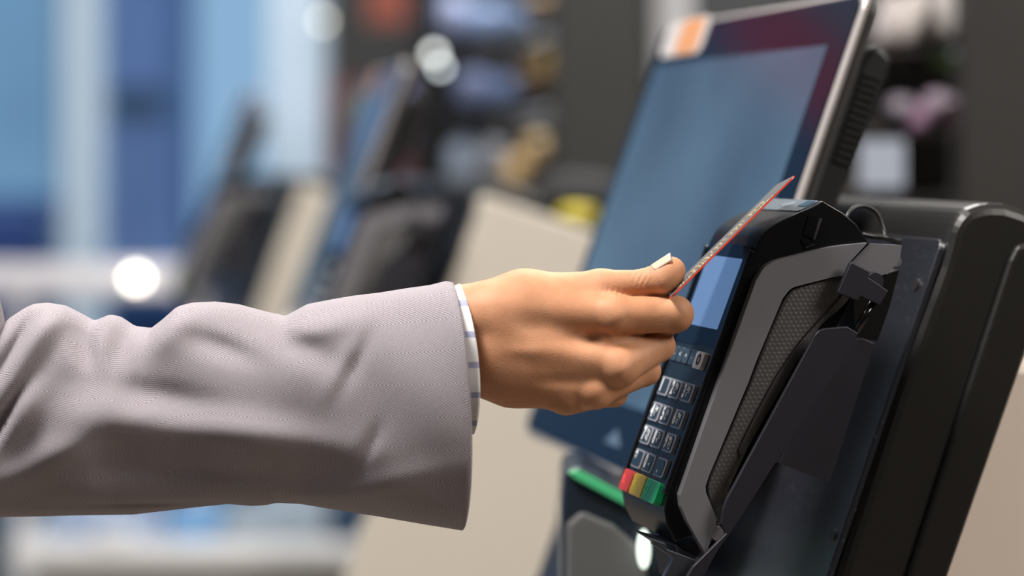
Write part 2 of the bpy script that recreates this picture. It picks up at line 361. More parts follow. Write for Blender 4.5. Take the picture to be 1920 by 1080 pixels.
obj('lens', disc(B(), at(I4, *W(255, 522, 5.441)) @ Matrix.Rotation(math.pi/2, 4, 'X'), .014, .01), mat('rail_highlight_glow', (0.8, 0.8, 0.8), .3, emis=((1, .93, .76), 11)), t)
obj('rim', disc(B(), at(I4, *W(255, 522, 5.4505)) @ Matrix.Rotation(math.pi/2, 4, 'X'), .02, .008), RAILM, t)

# ================================================================== kiosk pieces (built once in the frame of the near kiosk)
V0, V1 = 0.0, 0.080            # terminal sides
# ---- terminal
def face_pt(px, py):
    """point of the slanted terminal face seen at a pixel -> (s along the face, v)"""
    c = F1i @ Vector((0, 0, CAMZ)); d = R1i @ Vector(((px-960)*K, 1, -(py-HOR)*K))
    n = Vector((-FD[1], 0, FD[0])); q = Vector((FB[0], 0, FB[1]))
    t = (q-c).dot(n)/d.dot(n); p = c+d*t
    return ((p.x-FB[0])*FD[0]+(p.z-FB[1])*FD[1], p.y)
FB = S(1251, 929, V0); FT = S(1419, 464, V0)
FL = math.hypot(FT[0]-FB[0], FT[1]-FB[1]); FD = ((FT[0]-FB[0])/FL, (FT[1]-FB[1])/FL)
def faceM(s, v, h=0.0):
    """matrix on the terminal face: x to the reader's right, y up the face, z out of it"""
    o = (FB[0]+FD[0]*s-FD[1]*h, v, FB[1]+FD[1]*s+FD[0]*h)
    return frame(o, (0, -1, 0), (FD[0], 0, FD[1]), (-FD[1], 0, FD[0]))
def build_terminal():
    t = thing('payment_terminal', 'black card payment terminal with grey dimpled side, nearest to the camera', 'payment terminal', at(F1, *(FB[0], .04, FB[1]-.03)))
    prof = SS([(1251,929),(1307,778),(1355,658),(1391,600-52),(1419,464),(1421,461),(1428,446),(1440,431),(1457,419),(1476,409),(1500,398),(1527,386),(1543,376.5),
               (1580,398),(1606,420),(1626,451),(1634,480),(1600,560),(1500,740),(1400,900),(1330,990),(1267,1018),(1250,985),(1245,955)], V0)
    prof[3] = (FB[0]+FD[0]*FL*.8, FB[1]+FD[1]*FL*.8); prof[2] = (FB[0]+FD[0]*FL*.6, FB[1]+FD[1]*FL*.6); prof[1] = (FB[0]+FD[0]*FL*.3, FB[1]+FD[1]*FL*.3)
    hood = smoothpath([Vector((a_, b_, 0)) for a_, b_ in [prof[4]]+prof[6:13]], 5)
    prof = prof[:4]+[(q_.x, q_.y) for q_ in hood]+prof[13:]
    o_ = obj('body', prism(B(), prof, V0, V1), BLK, t, F1, bevel=.0014, smooth=True); o_.data.set_sharp_from_angle(angle=math.radians(30))
    # raised rim round the face (side rails) standing 2 mm over the key panel
    s_top = FL-.002
    for va, vb in ((V0, V0+.0045), (V1-.0045, V1)):
        bm = B(); boxM(bm, faceM(s_top/2, (va+vb)/2, .0008), (vb-va)/2, s_top/2, .0016)
        obj('face_rim', bm, GLB, t, F1, bevel=.0012)
    obj('key_panel', plate(B(), faceM(.064, .040), rrect(.0700, .130, .004), -.001, .0006), PNL, t, F1)
    s0 = face_pt(1340, 655)[0]; s1 = face_pt(1400, 462)[0]
    obj('screen_glass', plate(B(), faceM((s0+s1)/2, .040), rrect(.0705, s1-s0, .003), .0003, .0012), GLS, t, F1)
    a0 = face_pt(1355, 621)[0]; a1 = face_pt(1404, 488)[0]
    LCD = mat('lit_terminal_screen', (0.05, 0.08, 0.14), .14, spec=.4, emis=((0.085, 0.155, 0.30), 1.0))
    obj('display', plate(B(), faceM((a0+a1)/2, .041), rrect(.058, a1-a0, .001), .0010, .0014), LCD, t, F1)
    # tail under the keys: rounded chin
    bm = B()
    chin = SS([(1249,932),(1238,965),(1250,985),(1267,1016),(1300,1000),(1290,940)], V0)
    # keys
    KB = mat('silver_key_rim', (0.34, 0.35, 0.39), .35, metal=.2); KD = mat('key_face_navy', (0.02, 0.035, 0.05), .3); KW = mat('key_white_print', (0.9, 0.92, 0.93), .5)
    rows = [face_pt(1276, 733)[0], face_pt(1259, 782)[0], face_pt(1243, 826)[0], face_pt(1230, 873)[0]]
    cols = [.0605, .0405, .0195]
    glyph = [[('1', ''), ('2', 'ABC'), ('3', 'DEF')], [('4', 'GHI'), ('5', 'JKL'), ('6', 'MNO')], [('7', 'PQRS'), ('8', 'TUV'), ('9', 'WXYZ')], [('*', ''), ('0', '-'), ('.', '')]]
    for r, s in enumerate(rows):
        for c, v in enumerate(cols):
            M = faceM(s, v); bm = B()
            plate(bm, M, rrect(.0178, .0108, .0022), .0, .0026, 0)
            plate(bm, M @ Matrix.Translation((-.0012, 0, 0)), rrect(.0138, .0088, .0016), .0022, .0029, 1)
            g, sub = glyph[r][c]
            text_into(bm, M @ Matrix.Translation((-.0042 if g != '.' else -.002, 0, .0030)), g, .0106, 2, sx=.74, bold=.035)
            if sub and sub != '-':
                for q, ch in enumerate(sub):
                    text_into(bm, M @ Matrix.Translation((.0010+.0027*(q % 2), .0022-.0036*(q//2)-.0008*(q % 2), .0030)), ch, .0040, 2, sx=.8)
            elif sub == '-': text_into(bm, M @ Matrix.Translation((.002, 0, .0030)), '-', .008, 2)
            obj('key', bm, [KB, KD, KW], t, F1, label='key marked '+g if g not in '.*' else ('key marked with a dot' if g == '.' else 'key marked with a star'))
    # top row: four small dark keys and one white key with a ring
    st = face_pt(1300, 671)[0]
    KS = mat('small_key_slate', (0.035, 0.055, 0.075), .3)
    for q, v in enumerate((.0660, .0555, .0450, .0345)):
        bm = B(); M = faceM(st, v); plate(bm, M, rrect(.0092, .0088, .0014), 0, .0018)
        text_into(bm, M @ Matrix.Translation((0, 0, .0019)), '-<+-'[q] if q != 2 else '+', .005, 1)
        obj('function_key', bm, [KS, mat('dim_print', (.45, .5, .55), .5)], t, F1, bevel=.0003)
    bm = B(); M = faceM(st-.0008, .0190); plate(bm, M, rrect(.0140, .0100, .0022), 0, .0030, 0); text_into(bm, M @ Matrix.Translation((0, 0, .0032)), 'O', .0088, 1, sx=.8)
    obj('menu_key', bm, [mat('white_key', (.66, .68, .72), .35), mat('black_print', (.01, .01, .012), .5)], t, F1, label='pale key with a ring mark')
    # colour keys
    sc = face_pt(1214, 917)[0]
    for v, wd, col, g, nm in ((.0632, .018, (0.62, 0.045, 0.035), 'X', 'red cancel key'), (.0420, .021, (0.86, 0.58, 0.02), '<', 'yellow correction key'), (.0180, .024, (0.015, 0.44, 0.16), 'O', 'green enter key')):
        bm = B(); M = faceM(sc, v); plate(bm, M, rrect(wd, .0125, .0022), -.001, .0040, 0)
        dk = mat('print_'+nm.replace(' ', '_'), tuple(min(1, c*1.5+.05) for c in col), .5)
        text_into(bm, M @ Matrix.Translation((-wd*.25, 0, .0041)), g, .0075, 1)
        obj('colour_key', bm, [mat(nm.replace(' ', '_'), col, .32), dk], t, F1, label=nm, bevel=.0005)
    # hood with contactless zone
    zone = mat('contactless_zone', (0.085, 0.11, 0.135), .28)
    p0, p1 = S(1500, 398, V0), S(1541, 377.6, V0); L = math.hypot(p1[0]-p0[0], p1[1]-p0[1]); dx, dz = (p1[0]-p0[0])/L, (p1[1]-p0[1])/L
    M = frame(((p0[0]+p1[0])/2, .04, (p0[1]+p1[1])/2), (0, -1, 0), (dx, 0, dz), (-dz, 0, dx))
    bm = plate(B(), M, rrect(.074, L*.96, .002), -.0005, .0006)
    obj('contactless_pad', bm, zone, t, F1)
    bm = B()
    for i, r in enumerate((.0022, .0040, .0058, .0076)):
        arc = [(r*math.cos(a), r*math.sin(a)) for a in [math.radians(-42+84*k/10) for k in range(11)]]
        inn = [((r-.0009)*math.cos(a), (r-.0009)*math.sin(a)) for a in [math.radians(42-84*k/10) for k in range(11)]]
        plate(bm, M @ Matrix.Translation((-.006, .0002, 0)) @ Matrix.Diagonal((2.2, .8, 1, 1)), arc+inn, .0006, .0008)
    obj('contactless_symbol', bm, mat('pale_print', (.18, .22, .26), .4), t, F1)
    bm = plate(B(), M @ Matrix.Translation((.030, L*.12, 0)), rrect(.012, L*.5, .001), .0003, .0010)
    obj('status_lens', bm, mat('dark_blue_lens', (.03, .07, .12), .15), t, F1)
    # card arrow recess mark on the near side
    bm = B(); q = SS([(1516,404),(1541,410),(1527,450),(1505,440)], V0)
    prism(bm, q, -.0006, .001, 0)
    prism(bm, SS([(1501.5,449),(1528,453.5),(1509,464)], V0), -.0006, .001, 0)
    prism(bm, SS([(1536,409),(1541,410),(1527,450),(1523,448.5)], V0), -.0010, .001, 1)
    prism(bm, SS([(1509,464),(1526,456.5),(1526.5,458),(1509.5,465.5)], V0), -.0010, .001, 1)
    obj('arrow_mark', bm, [GLB, mat('pale_edge', (.035, .035, .037), .3)], t, F1)  # second colour: slightly paler strips along two edges of the mark
    # card slot line under hood
    # grey side frame: outer line then inner line back
    outer = [(1324,1040),(1289,978),(1278,951),(1275.5,929),(1349,718),(1412,542),(1416,530),(1424,515),(1434,501),(1456,488.5),(1493,479),(1560,463),(1628,455.5),(1635,457),(1691,460),(1687,488),(1665,514)]
    inner = [(1576,518),(1560,520),(1501,535),(1488,539),(1478.5,546),(1467,561),(1419,675),(1403,718),(1329,893),(1323,912),(1324,924),(1344,973),(1342,987)]
    def soft(pl, a_, b_, n=4):
        q_ = smoothpath([Vector((x_, y_, 0)) for x_, y_ in pl[a_:b_]], n); return pl[:a_]+[(p_.x, p_.y) for p_ in q_]+pl[b_:]
    outer = soft(outer, 4, 13); inner = soft(inner, 1, 6)
    bm = prism(B(), SS(outer+inner, -.006), -.006, .004)
    obj('side_frame', bm, GRY, t, F1, bevel=.0016)
    bm = prism(B(), SS([(1627,455),(1630,457),(1598,490),(1595,490)], -.0062), -.0063, -.005); obj('seam', bm, GLB, t, F1)
    # dimpled grip: surface that rolls away towards its lower right edge
    GRP = bpy.data.materials.get('dimpled_grip') or bpy.data.materials.new('dimpled_grip')
    GRP.use_nodes = True; nt = GRP.node_tree; b = nt.nodes['Principled BSDF']; b.inputs['Base Color'].default_value = (.088, .085, .086, 1); b.inputs['Roughness'].default_value = .42
    uv = nt.nodes.new('ShaderNodeUVMap'); sep = nt.nodes.new('ShaderNodeSeparateXYZ'); nt.links.new(uv.outputs[0], sep.inputs[0])
    def mth(op, a, b_=None, c=None):
        n = nt.nodes.new('ShaderNodeMath'); n.operation = op
        for i, x in enumerate((a, b_, c)):
            if x is None: continue
            if isinstance(x, (int, float)): n.inputs[i].default_value = x
            else: nt.links.new(x, n.inputs[i])
        return n.outputs[0]
    P = .0028
    x = mth('DIVIDE', sep.outputs[0], P); y = mth('DIVIDE', sep.outputs[1], P*.866)
    row = mth('FLOOR', y); odd = mth('MULTIPLY', mth('MODULO', row, 2.0), .5)
    fx = mth('SUBTRACT', mth('FRACT', mth('ADD', x, odd)), .5); fy = mth('SUBTRACT', mth('FRACT', y), .5)
    r2 = mth('ADD', mth('MULTIPLY', fx, fx), mth('MULTIPLY', mth('MULTIPLY', fy, fy), .75)); r = mth('SQRT', r2)
    ss = nt.nodes.new('ShaderNodeMapRange'); ss.interpolation_type = 'SMOOTHSTEP'; nt.links.new(r, ss.inputs[0])
    ss.inputs[1].default_value = .14; ss.inputs[2].default_value = .36; ss.inputs[3].default_value = 1; ss.inputs[4].default_value = 0
    bp = nt.nodes.new('ShaderNodeBump'); bp.inputs['Strength'].default_value = 1; bp.inputs['Distance'].default_value = .00015
    nt.links.new(ss.outputs[0], bp.inputs['Height']); nt.links.new(bp.outputs[0], b.inputs['Normal'])
    left = [(1342,985),(1324,924),(1323,905),(1340,865),(1403,718),(1419,675),(1440,622),(1467,561),(1484,541),(1501,535),(1540,524),(1576,516),(1600,514)]
    right = [(1346,985),(1350,975),(1378,905),(1404,850),(1440,790),(1480,735),(1510,690),(1540,650),(1562,620),(1580,600),(1592,580),(1600,560),(1604,530)]
    def res(pl, n):
        d = [0]
        for a, b2 in zip(pl, pl[1:]): d.append(d[-1]+math.hypot(b2[0]-a[0], b2[1]-a[1]))
        out = []
        for i in range(n):
            t2 = d[-1]*i/(n-1); j = max(0, min(len(pl)-2, next((k for k in range(len(d)) if d[k] >= t2), len(d)-1)-1)); f = (t2-d[j])/max(1e-9, d[j+1]-d[j])
            out.append((pl[j][0]+(pl[j+1][0]-pl[j][0])*f, pl[j][1]+(pl[j+1][1]-pl[j][1])*f))
        return out
    Lp, Rp = res(left, 40), res(right, 40); bm = B(); uvl = bm.loops.layers.uv.new('UVMap'); g = []
    for i in range(40):
        rw = []
        for j in range(15):
            f = j/14; a = (Lp[i][0]+(Rp[i][0]-Lp[i][0])*f, Lp[i][1]+(Rp[i][1]-Lp[i][1])*f); p = S(a[0], a[1], 0)
            wpx = math.hypot(Rp[i][0]-Lp[i][0], Rp[i][1]-Lp[i][1])*K*1.33
            dep = -.0035 + .0 + (0 if f < .55 else .9*wpx*((f-.55)/.45)**2*.45)
            rw.append((bm.verts.new((p[0], dep, p[1])), p))
        g.append(rw)
    for i in range(39):
        for j in range(14):
            q = [g[i][j], g[i+1][j], g[i+1][j+1], g[i][j+1]]; f = bm.faces.new([k[0] for k in q])
            for l, k in zip(f.loops, q): l[uvl].uv = (k[1][0], k[1][1])
    bmesh.ops.recalc_face_normals(bm, faces=bm.faces[:])
    o = obj('rubber_grip', bm, GRP, t, F1, smooth=True)
    md = o.modifiers.new('th', 'SOLIDIFY'); md.thickness = .003; md.offset = -1
    # thin seam line running over the grip
    sl = res([(1622,545),(1590,540),(1560,575),(1500,640),(1455,705),(1420,770),(1384,842),(1382,852),(1388,860)], 24)
    bm = tube(B(), [(S(a, b2, -.004)[0], -.0038, S(a, b2, -.004)[1]) for a, b2 in sl], .0004, 6); obj('grip_seam', bm, GLB, t, F1)
    # screws of the frame
    for px, py, r in ((1683, 490, .0042), (1347, 952+50, .005)):
        p = S(px, py, -.002); obj('screw', disc(B(), frame((p[0], -.002+.004, p[1]), (1, 0, 0), (0, 0, 1), (0, -1, 0)), r*.85, .003), mat('grey_screw', (.3, .29, .31), .35, metal=.6), t, F1, smooth=False)
    return t
term = build_terminal()

# ---- steel mount of the terminal
def build_mount():
    c = S(1480, 860, 0)
    t = thing('terminal_mount', 'black bent steel bracket holding the near payment terminal', 'bracket', at(F1, c[0], .02, c[1]))
    v = -.013
    strip = [(1353,982),(1355.5,955.6),(1364,933),(1529,627),(1535.5,620),(1547,616),(1589,612),(1610,625),(1580,680),(1480,828),(1373,995),(1318,1070),(1290,1120),(1270,1110),(1300,1062),(1362,1000)]
    obj('arm_plate', prism(B(), SS(strip, v), v, v+.003), STL, t, F1, bevel=.0006)
    obj('lock_tab', prism(B(), SS([(1595,491),(1630,508.5),(1628,520),(1665,545.5),(1648.5,571.5),(1611.5,555),(1608,564),(1569,549)], v), v-.001, v+.003), STL, t, F1, bevel=.0006)
    a = S(1644, 566, v); b = S(1606, 628, v)
    obj('rod', tube(B(), [(a[0], v+.004, a[1]), (b[0], v+.004, b[1])], .0024, 12), GLB, t, F1, smooth=True)
    a = S(1645, 528, v); obj('pivot', disc(B(), frame((a[0], v+.008, a[1]), (1, 0, 0), (0, 0, 1), (0, -1, 0)), .0055, .006), STL, t, F1)
    obj('back_plate', prism(B(), SS([(1560,640),(1617,634),(1640,644),(1556,905),(1462,868),(1480,828)], -.006), -.006, .012), STL, t, F1, bevel=.0005)
    obj('shadow_block', prism(B(), SS([(1600,560),(1640,520),(1686,506),(1668,575),(1645,640),(1604,632)], .006), .006, .03), mat('deep_shadow_black', (.003,.003,.003), .5, spec=.2), t, F1)  # black block put where only deep shadow fills the gap
    # cradle lip and tray under the terminal
    prof = SS([(1222,1010),(1248,1019),(1252,1030),(1310,1052),(1298,1090),(1240,1090),(1262,1046),(1225,1022)], -.004)
    obj('cradle_tray', prism(B(), prof, -.004, .0), mat('scuffed_steel', (.10, .11, .13), .3, metal=.7), t, F1, bevel=.0006)
    prof = SS([(1268,1022),(1316,1050),(1345,1010),(1350,1030),(1310,1100),(1282,1100)], .0)
    obj('cradle_block', prism(B(), prof, .001, .045), STL, t, F1, bevel=.001)
    prof = SS([(1221,1010),(1267,1023),(1340,996),(1352,1002),(1316,1052),(1262,1037)], .006)
    obj('cradle_floor', prism(B(), prof, .003, .042), mat('blue_black_steel', (.03, .035, .05), .35, metal=.4), t, F1)
    return t
mount = build_mount()

# ---- kiosk housing
VH = .036
def build_kiosk(beige=False, F=F1, label=''):
    c = S(1800, 1400, .3)
    t = thing('checkout_kiosk', label, 'checkout kiosk', at(F, c[0], .3, 0))
    prof = [(1420,1520),(1570,1080),(1626,909),(1682,738),(1739,581),(1769,499),(1782,451),(1786,434),(1791,421),(1798,409),(1806,399),(1816,391),(1828,386),(1842,382),(1858,380),(1887,381),(1920,392),(1965,412),(2000,436),(2015,470)]
    pb = prof+([(1990,520),(1920,691),(1784,1080),(1620,1550)] if not beige else [(1990,520),(1920,691),(1784,1080),(1620,1550)])
    P = SS(pb, VH)
    P = P[:-1]+[(P[-1][0], 0.72)]; P[0] = (P[0][0], 0.72)
    LOW = S(1380, 1330, VH)[1]
    if beige: P = [p for p in P if p[1] > LOW]
    if not beige:
        obj('housing', prism(B(), P, VH, .62), HSG, t, F, bevel=.007)
        q = SS([(1906,466),(1912,460),(1920,457),(1945,455),(1985,470),(1990,500),(1925,660),(1915,690),(1790,1052),(1640,1480),(1570,1480),(1702,1080),(1813,738),(1895,488)], VH-.004)
        obj('side_rib', prism(B(), q, VH-.0035, VH+.004), HSG, t, F, bevel=.003)
        obj('base_cabinet', box(B(), S(1620,1400,VH)[0]+.02, S(1620,1400,VH)[0]+.34, .06, .60, 0, .74), BEI, t, F)
        q = SS([(1900,700),(2300,720),(2300,1800),(1500,1800)], .09); obj('side_cabinet', prism(B(), q, .09, .58), mat('pinkish_beige_paint', (.84, .72, .62), .5), t, F)
    else:
        q = SS([(1300,1900),(1400,1570),(1570,1080),(1682,738),(1739,581),(1769,499),(1784,440),(1797,422),(2180,556),(2500,700),(2500,1900)], VH)
        obj('side_panel', prism(B(), q, VH, VH+.02), BEI, t, F, bevel=.004); uq = S(2230, 1400, VH)[0]
        obj('pedestal', box(B(), uq, uq+.2, VH+.0205, .30, 0, LOW+.1), BEI, t, F)
        obj('housing', prism(B(), P, VH+.025, .62), HSG, t, F, bevel=.006)
    # front plate lying on the slanted front
    a, b = S(1570, 1080, VH), S(1769, 499, VH); L = math.hypot(b[0]-a[0], b[1]-a[1]); d = ((b[0]-a[0])/L, (b[1]-a[1])/L)
    def fm(s, v, h=0): return frame((a[0]+d[0]*s-d[1]*h, v, a[1]+d[1]*s+d[0]*h), (0, -1, 0), (d[0], 0, d[1]), (-d[1], 0, d[0]))
    H = L+.155 if not beige else L+.155
    obj('front_plate', plate(B(), fm(H/2-.14, .302, 0), rrect(.524, H, .006), .0, .0045), PLT, t, F, bevel=.0012)
    n = Vector((-d[1], 0, d[0])); q0 = Vector((a[0], 0, a[1]))
    cc = F1i @ Vector((0, 0, CAMZ))
    for px, py in ((1719, 535), (1563, 1005)):
        dd = R1i @ Vector(((px-960)*K, 1, -(py-HOR)*K)); tt = (q0+n*.0045-cc).dot(n)/dd.dot(n); p = cc+dd*tt
        obj('screw', disc(B(), frame(p, (0, -1, 0), (d[0], 0, d[1]), (-d[1], 0, d[0])), .0040, .0012), mat('dark_screw', (.05, .045, .045), .3, metal=.6), t, F)
    return t
kiosk = build_kiosk(False, F1, 'near kiosk with black slanted housing and front plate at the right edge')

# ---- monitor
VM0, VM1 = .150, .560
def build_monitor():
    c = S(1450, 700, .35)
    fb, ft = S(1297, 950, VM0), S(1629, -19, VM0)
    L = math.hypot(ft[0]-fb[0], ft[1]-fb[1]); d = ((ft[0]-fb[0])/L, (ft[1]-fb[1])/L)
    t = thing('checkout_monitor', 'large tilted touchscreen monitor with an orange and white sticker', 'monitor', at(F1, fb[0]+.03, (VM0+VM1)/2, fb[1]))
    def fm(s, v, h=0): return frame((fb[0]+d[0]*s-d[1]*h, v, fb[1]+d[1]*s+d[0]*h), (0, -1, 0), (d[0], 0, d[1]), (-d[1], 0, d[0]))
    Wd = VM1-VM0
    # bezel tray (local: x right, y up the face, z out)
    M = fm(L/2, (VM0+VM1)/2, 0)
    obj('bezel', plate(B(), M, rrect(Wd, L, .012), -.0048, 0), SLV, t, F1, bevel=.0022)
    obj('back_shell', plate(B(), M, rrect(Wd-.004, L-.004, .011), -.0125, -.0049), mat('dark_grey_shell', (.06, .058, .058), .35), t, F1, bevel=.003)
    obj('screen_glass', plate(B(), M, rrect(Wd-.008, L-.008, .010), -.001, .0012), GLS, t, F1)
    # display: emission stands in for the blue reflection on the screen
    m = mat('monitor_display_reflection', (0.03, 0.05, 0.08), 0.12, spec=.45, emis=((0.10, 0.19, 0.30), 1))
    nt = m.node_tree; bs = nt.nodes['Principled BSDF']
    if not nt.nodes.get('bands'):
        tc = nt.nodes.new('ShaderNodeTexCoord'); n = nt.nodes.new('ShaderNodeTexNoise'); n.name = 'bands'; n.inputs['Scale'].default_value = 5.5; n.inputs['Detail'].default_value = 1.5
        nt.links.new(tc.outputs['Object'], n.inputs['Vector'])
        cr = nt.nodes.new('ShaderNodeValToRGB'); cr.color_ramp.elements[0].position = .32; cr.color_ramp.elements[1].position = .68
        cr.color_ramp.elements[0].color = (0.016, 0.027, 0.040, 1); cr.color_ramp.elements[1].color = (0.070, 0.125, 0.170, 1)
        nt.links.new(n.outputs['Fac'], cr.inputs[0]); nt.links.new(cr.outputs[0], bs.inputs['Emission Color'])
    s0, s1 = L*.135, L*.895
    obj('display', plate(B(), fm((s0+s1)/2, (VM0+.035+VM1-.018)/2), rrect(Wd-.053, s1-s0, .001), .0010, .0016), m, t, F1)
    # sticker top left
    M2 = fm(L*.958, VM1-.066, .0014) 
    obj('sticker', plate(B(), M2, rrect(.100, .030, .009), 0, .0004), mat('white_sticker', (.58, .54, .52), .4), t, F1)
    bm = B(); plate(bm, M2 @ Matrix.Translation((.012, 0, 0)), rrect(.052, .028, .006), .0004, .0007)
    obj('sticker_print', bm, mat('orange_print', (.64, .29, .13), .4), t, F1)
    # faint triangular maker mark low on the bezel
    bm = B(); plate(bm, fm(L*.065, (VM0+VM1)/2-.02, .0013), [(-.018, -.005), (.018, -.005), (0, .006)], 0, .0004)
    obj('maker_mark', bm, mat('pale_mark', (.10, .15, .21), .4), t, F1)
    # rear housing with vents
    prof = SS([(1600,140),(1642,81),(1655,88),(1665,97),(1672,108),(1674,118),(1668,140),(1644,204),(1571,388),(1470,640),(1400,640),(1515,330),(1560,220)], VM0+.02)
    obj('rear_housing', prism(B(), prof, VM0+.02, VM1-.02), mat('rear_grey_black', (.015,.015,.016), .4), t, F1, bevel=.004)
    bm = B()
    for i in range(13):
        f = i/12; x = 1621-54*f; y = 133+160*f
        prism(bm, SS([(x, y), (x+35, y+12), (x+32.5, y+19.5), (x-2.5, y+7.5)], VM0+.018), VM0+.0182, VM0+.021)
    obj('vent_grille', bm, mat('vent_black', (.002, .002, .002), .6), t, F1)
    # stand arm back to the housing
    pa, pb = S(1570, 1080, VH), S(1769, 499, VH)
    def pu(w_): return pa[0]+(pb[0]-pa[0])*(w_-pa[1])/(pb[1]-pa[1])-.0056
    def mu(w_): return fb[0]+d[0]/d[1]*(w_-fb[1])+.0125
    z0, z1 = 1.15, 1.21
    obj('stand_arm', prism(B(), [(mu(z0), z0), (pu(z0), z0), (pu(z1), z1), (mu(z1), z1)], .30, .42), BLK, t, F1)
    return t
mon = build_monitor()

# ---- scanner below the monitor with green light strip
def build_scanner():
    Y = 1.56; c = W(1150, 1000, Y)
    M = Matrix.Translation(W(1130, 1100, Y)) @ Matrix.Rotation(TH, 4, 'Z')
    t = thing('barcode_scanner', 'dark rounded scanner with a green light strip below the large monitor', 'scanner', M)
    q = [(1056,892),(1066,880),(1090,876),(1180,925),(1230,950),(1250,990),(1262,1200),(1056,1200),(1052,960)]
    P = [(W(a, b, Y).x, W(a, b, Y).z) for a, b in q]
    Fw = Matrix.Identity(4)
    obj('casing', prism(B(), P, Y, Y+.09), mat('scanner_casing', (.02, .028, .04), .25), t, Fw, bevel=.006)
    q = [(1064,884),(1084,880),(1184,933),(1196,948),(1190,956),(1176,948),(1078,896)]
    P = [(W(a, b, Y).x, W(a, b, Y).z) for a, b in q]
    obj('light_strip', prism(B(), P, Y-.004, Y+.02), mat('green_light_strip', (.05, .3, .12), .3, emis=((.06, .42, .18), .5)), t, Fw, bevel=.001)
    q = [(1062,984),(1090,960),(1150,985),(1215,1040),(1226,1200),(1062,1200)]
    P = [(W(a, b, Y-.004).x, W(a, b, Y-.004).z) for a, b in q]
    obj('window_glass', prism(B(), P, Y-.003, Y+.01), mat('smoky_scanner_glass', (.15, .15, .148), .2), t, Fw, bevel=.003)
    p = W(1207, 1030, Y-.01)  # glowing disc stands in for a white highlight on the scanner
    obj('highlight_spot', disc(B(), Matrix.Translation(p) @ Matrix.Rotation(math.pi/2, 4, 'X') @ Matrix.Diagonal((.6, 1.8, 1, 1)), .007, .004), mat('white_highlight_spot', (.8, .9, .8), .3, emis=((.85, 1, .85), 1.5)), t, Fw)
    return t
scan = build_scanner()

# cable behind the terminal
def kp(px, py, v): p = S(px, py, v); return Vector((p[0], v, p[1]))
RUB = mat('black_cable_rubber', (.010, .010, .011), .35)
cb = obj('cable', tube(B(), smoothpath([kp(1582,428,.03), kp(1590,402,.032), kp(1606,388,.034), kp(1628,388,.036), kp(1646,402,.036), kp(1656,428,.034), kp(1664,448,.030), kp(1690,452,.028)]), .0013, 10), RUB, None, F1, smooth=True)
tag(cb, 'thin black cable looping up behind the near payment terminal', 'cable')
cb = obj('cable', tube(B(), smoothpath([kp(1618,440,.02), kp(1640,444,.02), kp(1662,446,.02), kp(1684,456,.024)]), .0016, 10), RUB, None, F1, smooth=True)
tag(cb, 'short thick black cable lying along the top of the grey frame', 'cable')

# ------------------------------------------------------------------ the kiosks farther along the row
AV = Vector((-math.sin(TH), math.cos(TH), 0))
names = ('second kiosk of the row, between sleeve and dark column', 'farthest kiosk of the row, beside the window')
for i, STEP in enumerate((1.165, 2.33)):
    T = Matrix.Translation(AV*STEP); who = ('second', 'third')[i]
    k = build_kiosk(True, T @ F1, 'beige sided '+names[i])
    dup(term, T @ ROOTM[term.name], 'blurred black payment terminal on the %s kiosk' % who)
    dup(mount, T @ ROOTM[mount.name], 'blurred black bracket on the %s kiosk' % who)
    M = T @ ROOTM[mon.name] @ Matrix.Translation((-.03, 0, 0)) @ Matrix.Rotation(math.radians((-6.5, -5)[i]), 4, 'Z')
    dup(mon, M, ('tilted monitor of the second kiosk showing a pale blue edge', 'small dark blurred monitor of the third kiosk before the window')[i])
q = W(1084, 404, 2.9)
solid('yellow_basket', 'bright yellow item lying behind the second kiosk', 'basket', pillow(B(), q+Vector((0, .05, 0)), .024, .03, .011), mat('bright_yellow', (.55, .45, .01), .4), smooth=True)
solid('black_bag', 'black rounded bag behind the yellow item', 'bag', pillow(B(), W(1080, 385, 3.15), .070, .06, .042), mat('black_bag_cloth', (.004,.004,.005), .8), smooth=True)

# ================================================================== payment card
A3 = W(1261, 555, 1.307); B3 = W(1491, 329, 1.297)+Vector((0, .012, 0))
B3 = W(1491, 329, 1.319)
Lv = (B3-A3); CL = Lv.length; ex = Lv.normalized(); ey = Vector((0, 1, 0)); ey = (ey-ex*ey.dot(ex)).normalized()
ey = (Matrix.Rotation(math.radians(-1.5), 3, ex) @ ey).normalized(); ez = ex.cross(ey).normalized()
if ez.x > 0: ez = -ez
CW = .054
MC = frame((A3+B3)/2+ey*(CW/2), ex, ey, ez)
t = thing('bank_card', 'grey bank card with red edge and gold digits held over the terminal', 'bank card', MC)
CF = mat('card_grey_face', (.175, .158, .15), .38, metal=.35, bump=(1200, .12, .0003)); CR = mat('card_red_edge', (.90, .045, .012), .4, emis=None); GLD = mat('gold_emboss', (.95, .82, .55), .3, metal=.5)
bm = B(); plate(bm, MC, rrect(CL-.0004, CW-.0004, .003, 6), -.0006, -.0005, 0); plate(bm, MC, rrect(CL, CW, .0032, 6), -.0005, .0002, 1); obj('card_body', bm, [CF, CR], t)
bm = B(); plate(bm, MC, rrect(CL-.0004, CW-.0004, .003, 6), .0002, .0004, 0); obj('card_face', bm, [CF, CR], t)
bm = B()
text_into(bm, MC @ Matrix.Translation((.000, -.007, .0005)), '5412 7534 9821 3045', .0105, 0, depth=.0006, sx=.62)
text_into(bm, MC @ Matrix.Translation((-.028, -.0210, .0005)), 'VALID 07/27', .0050, 0, depth=.0005)
text_into(bm, MC @ Matrix.Translation((.026, -.0215, .0005)), 'DEBIT', .0046, 0, depth=.0001)
obj('card_print', bm, GLD, t, label='gold embossed digits')

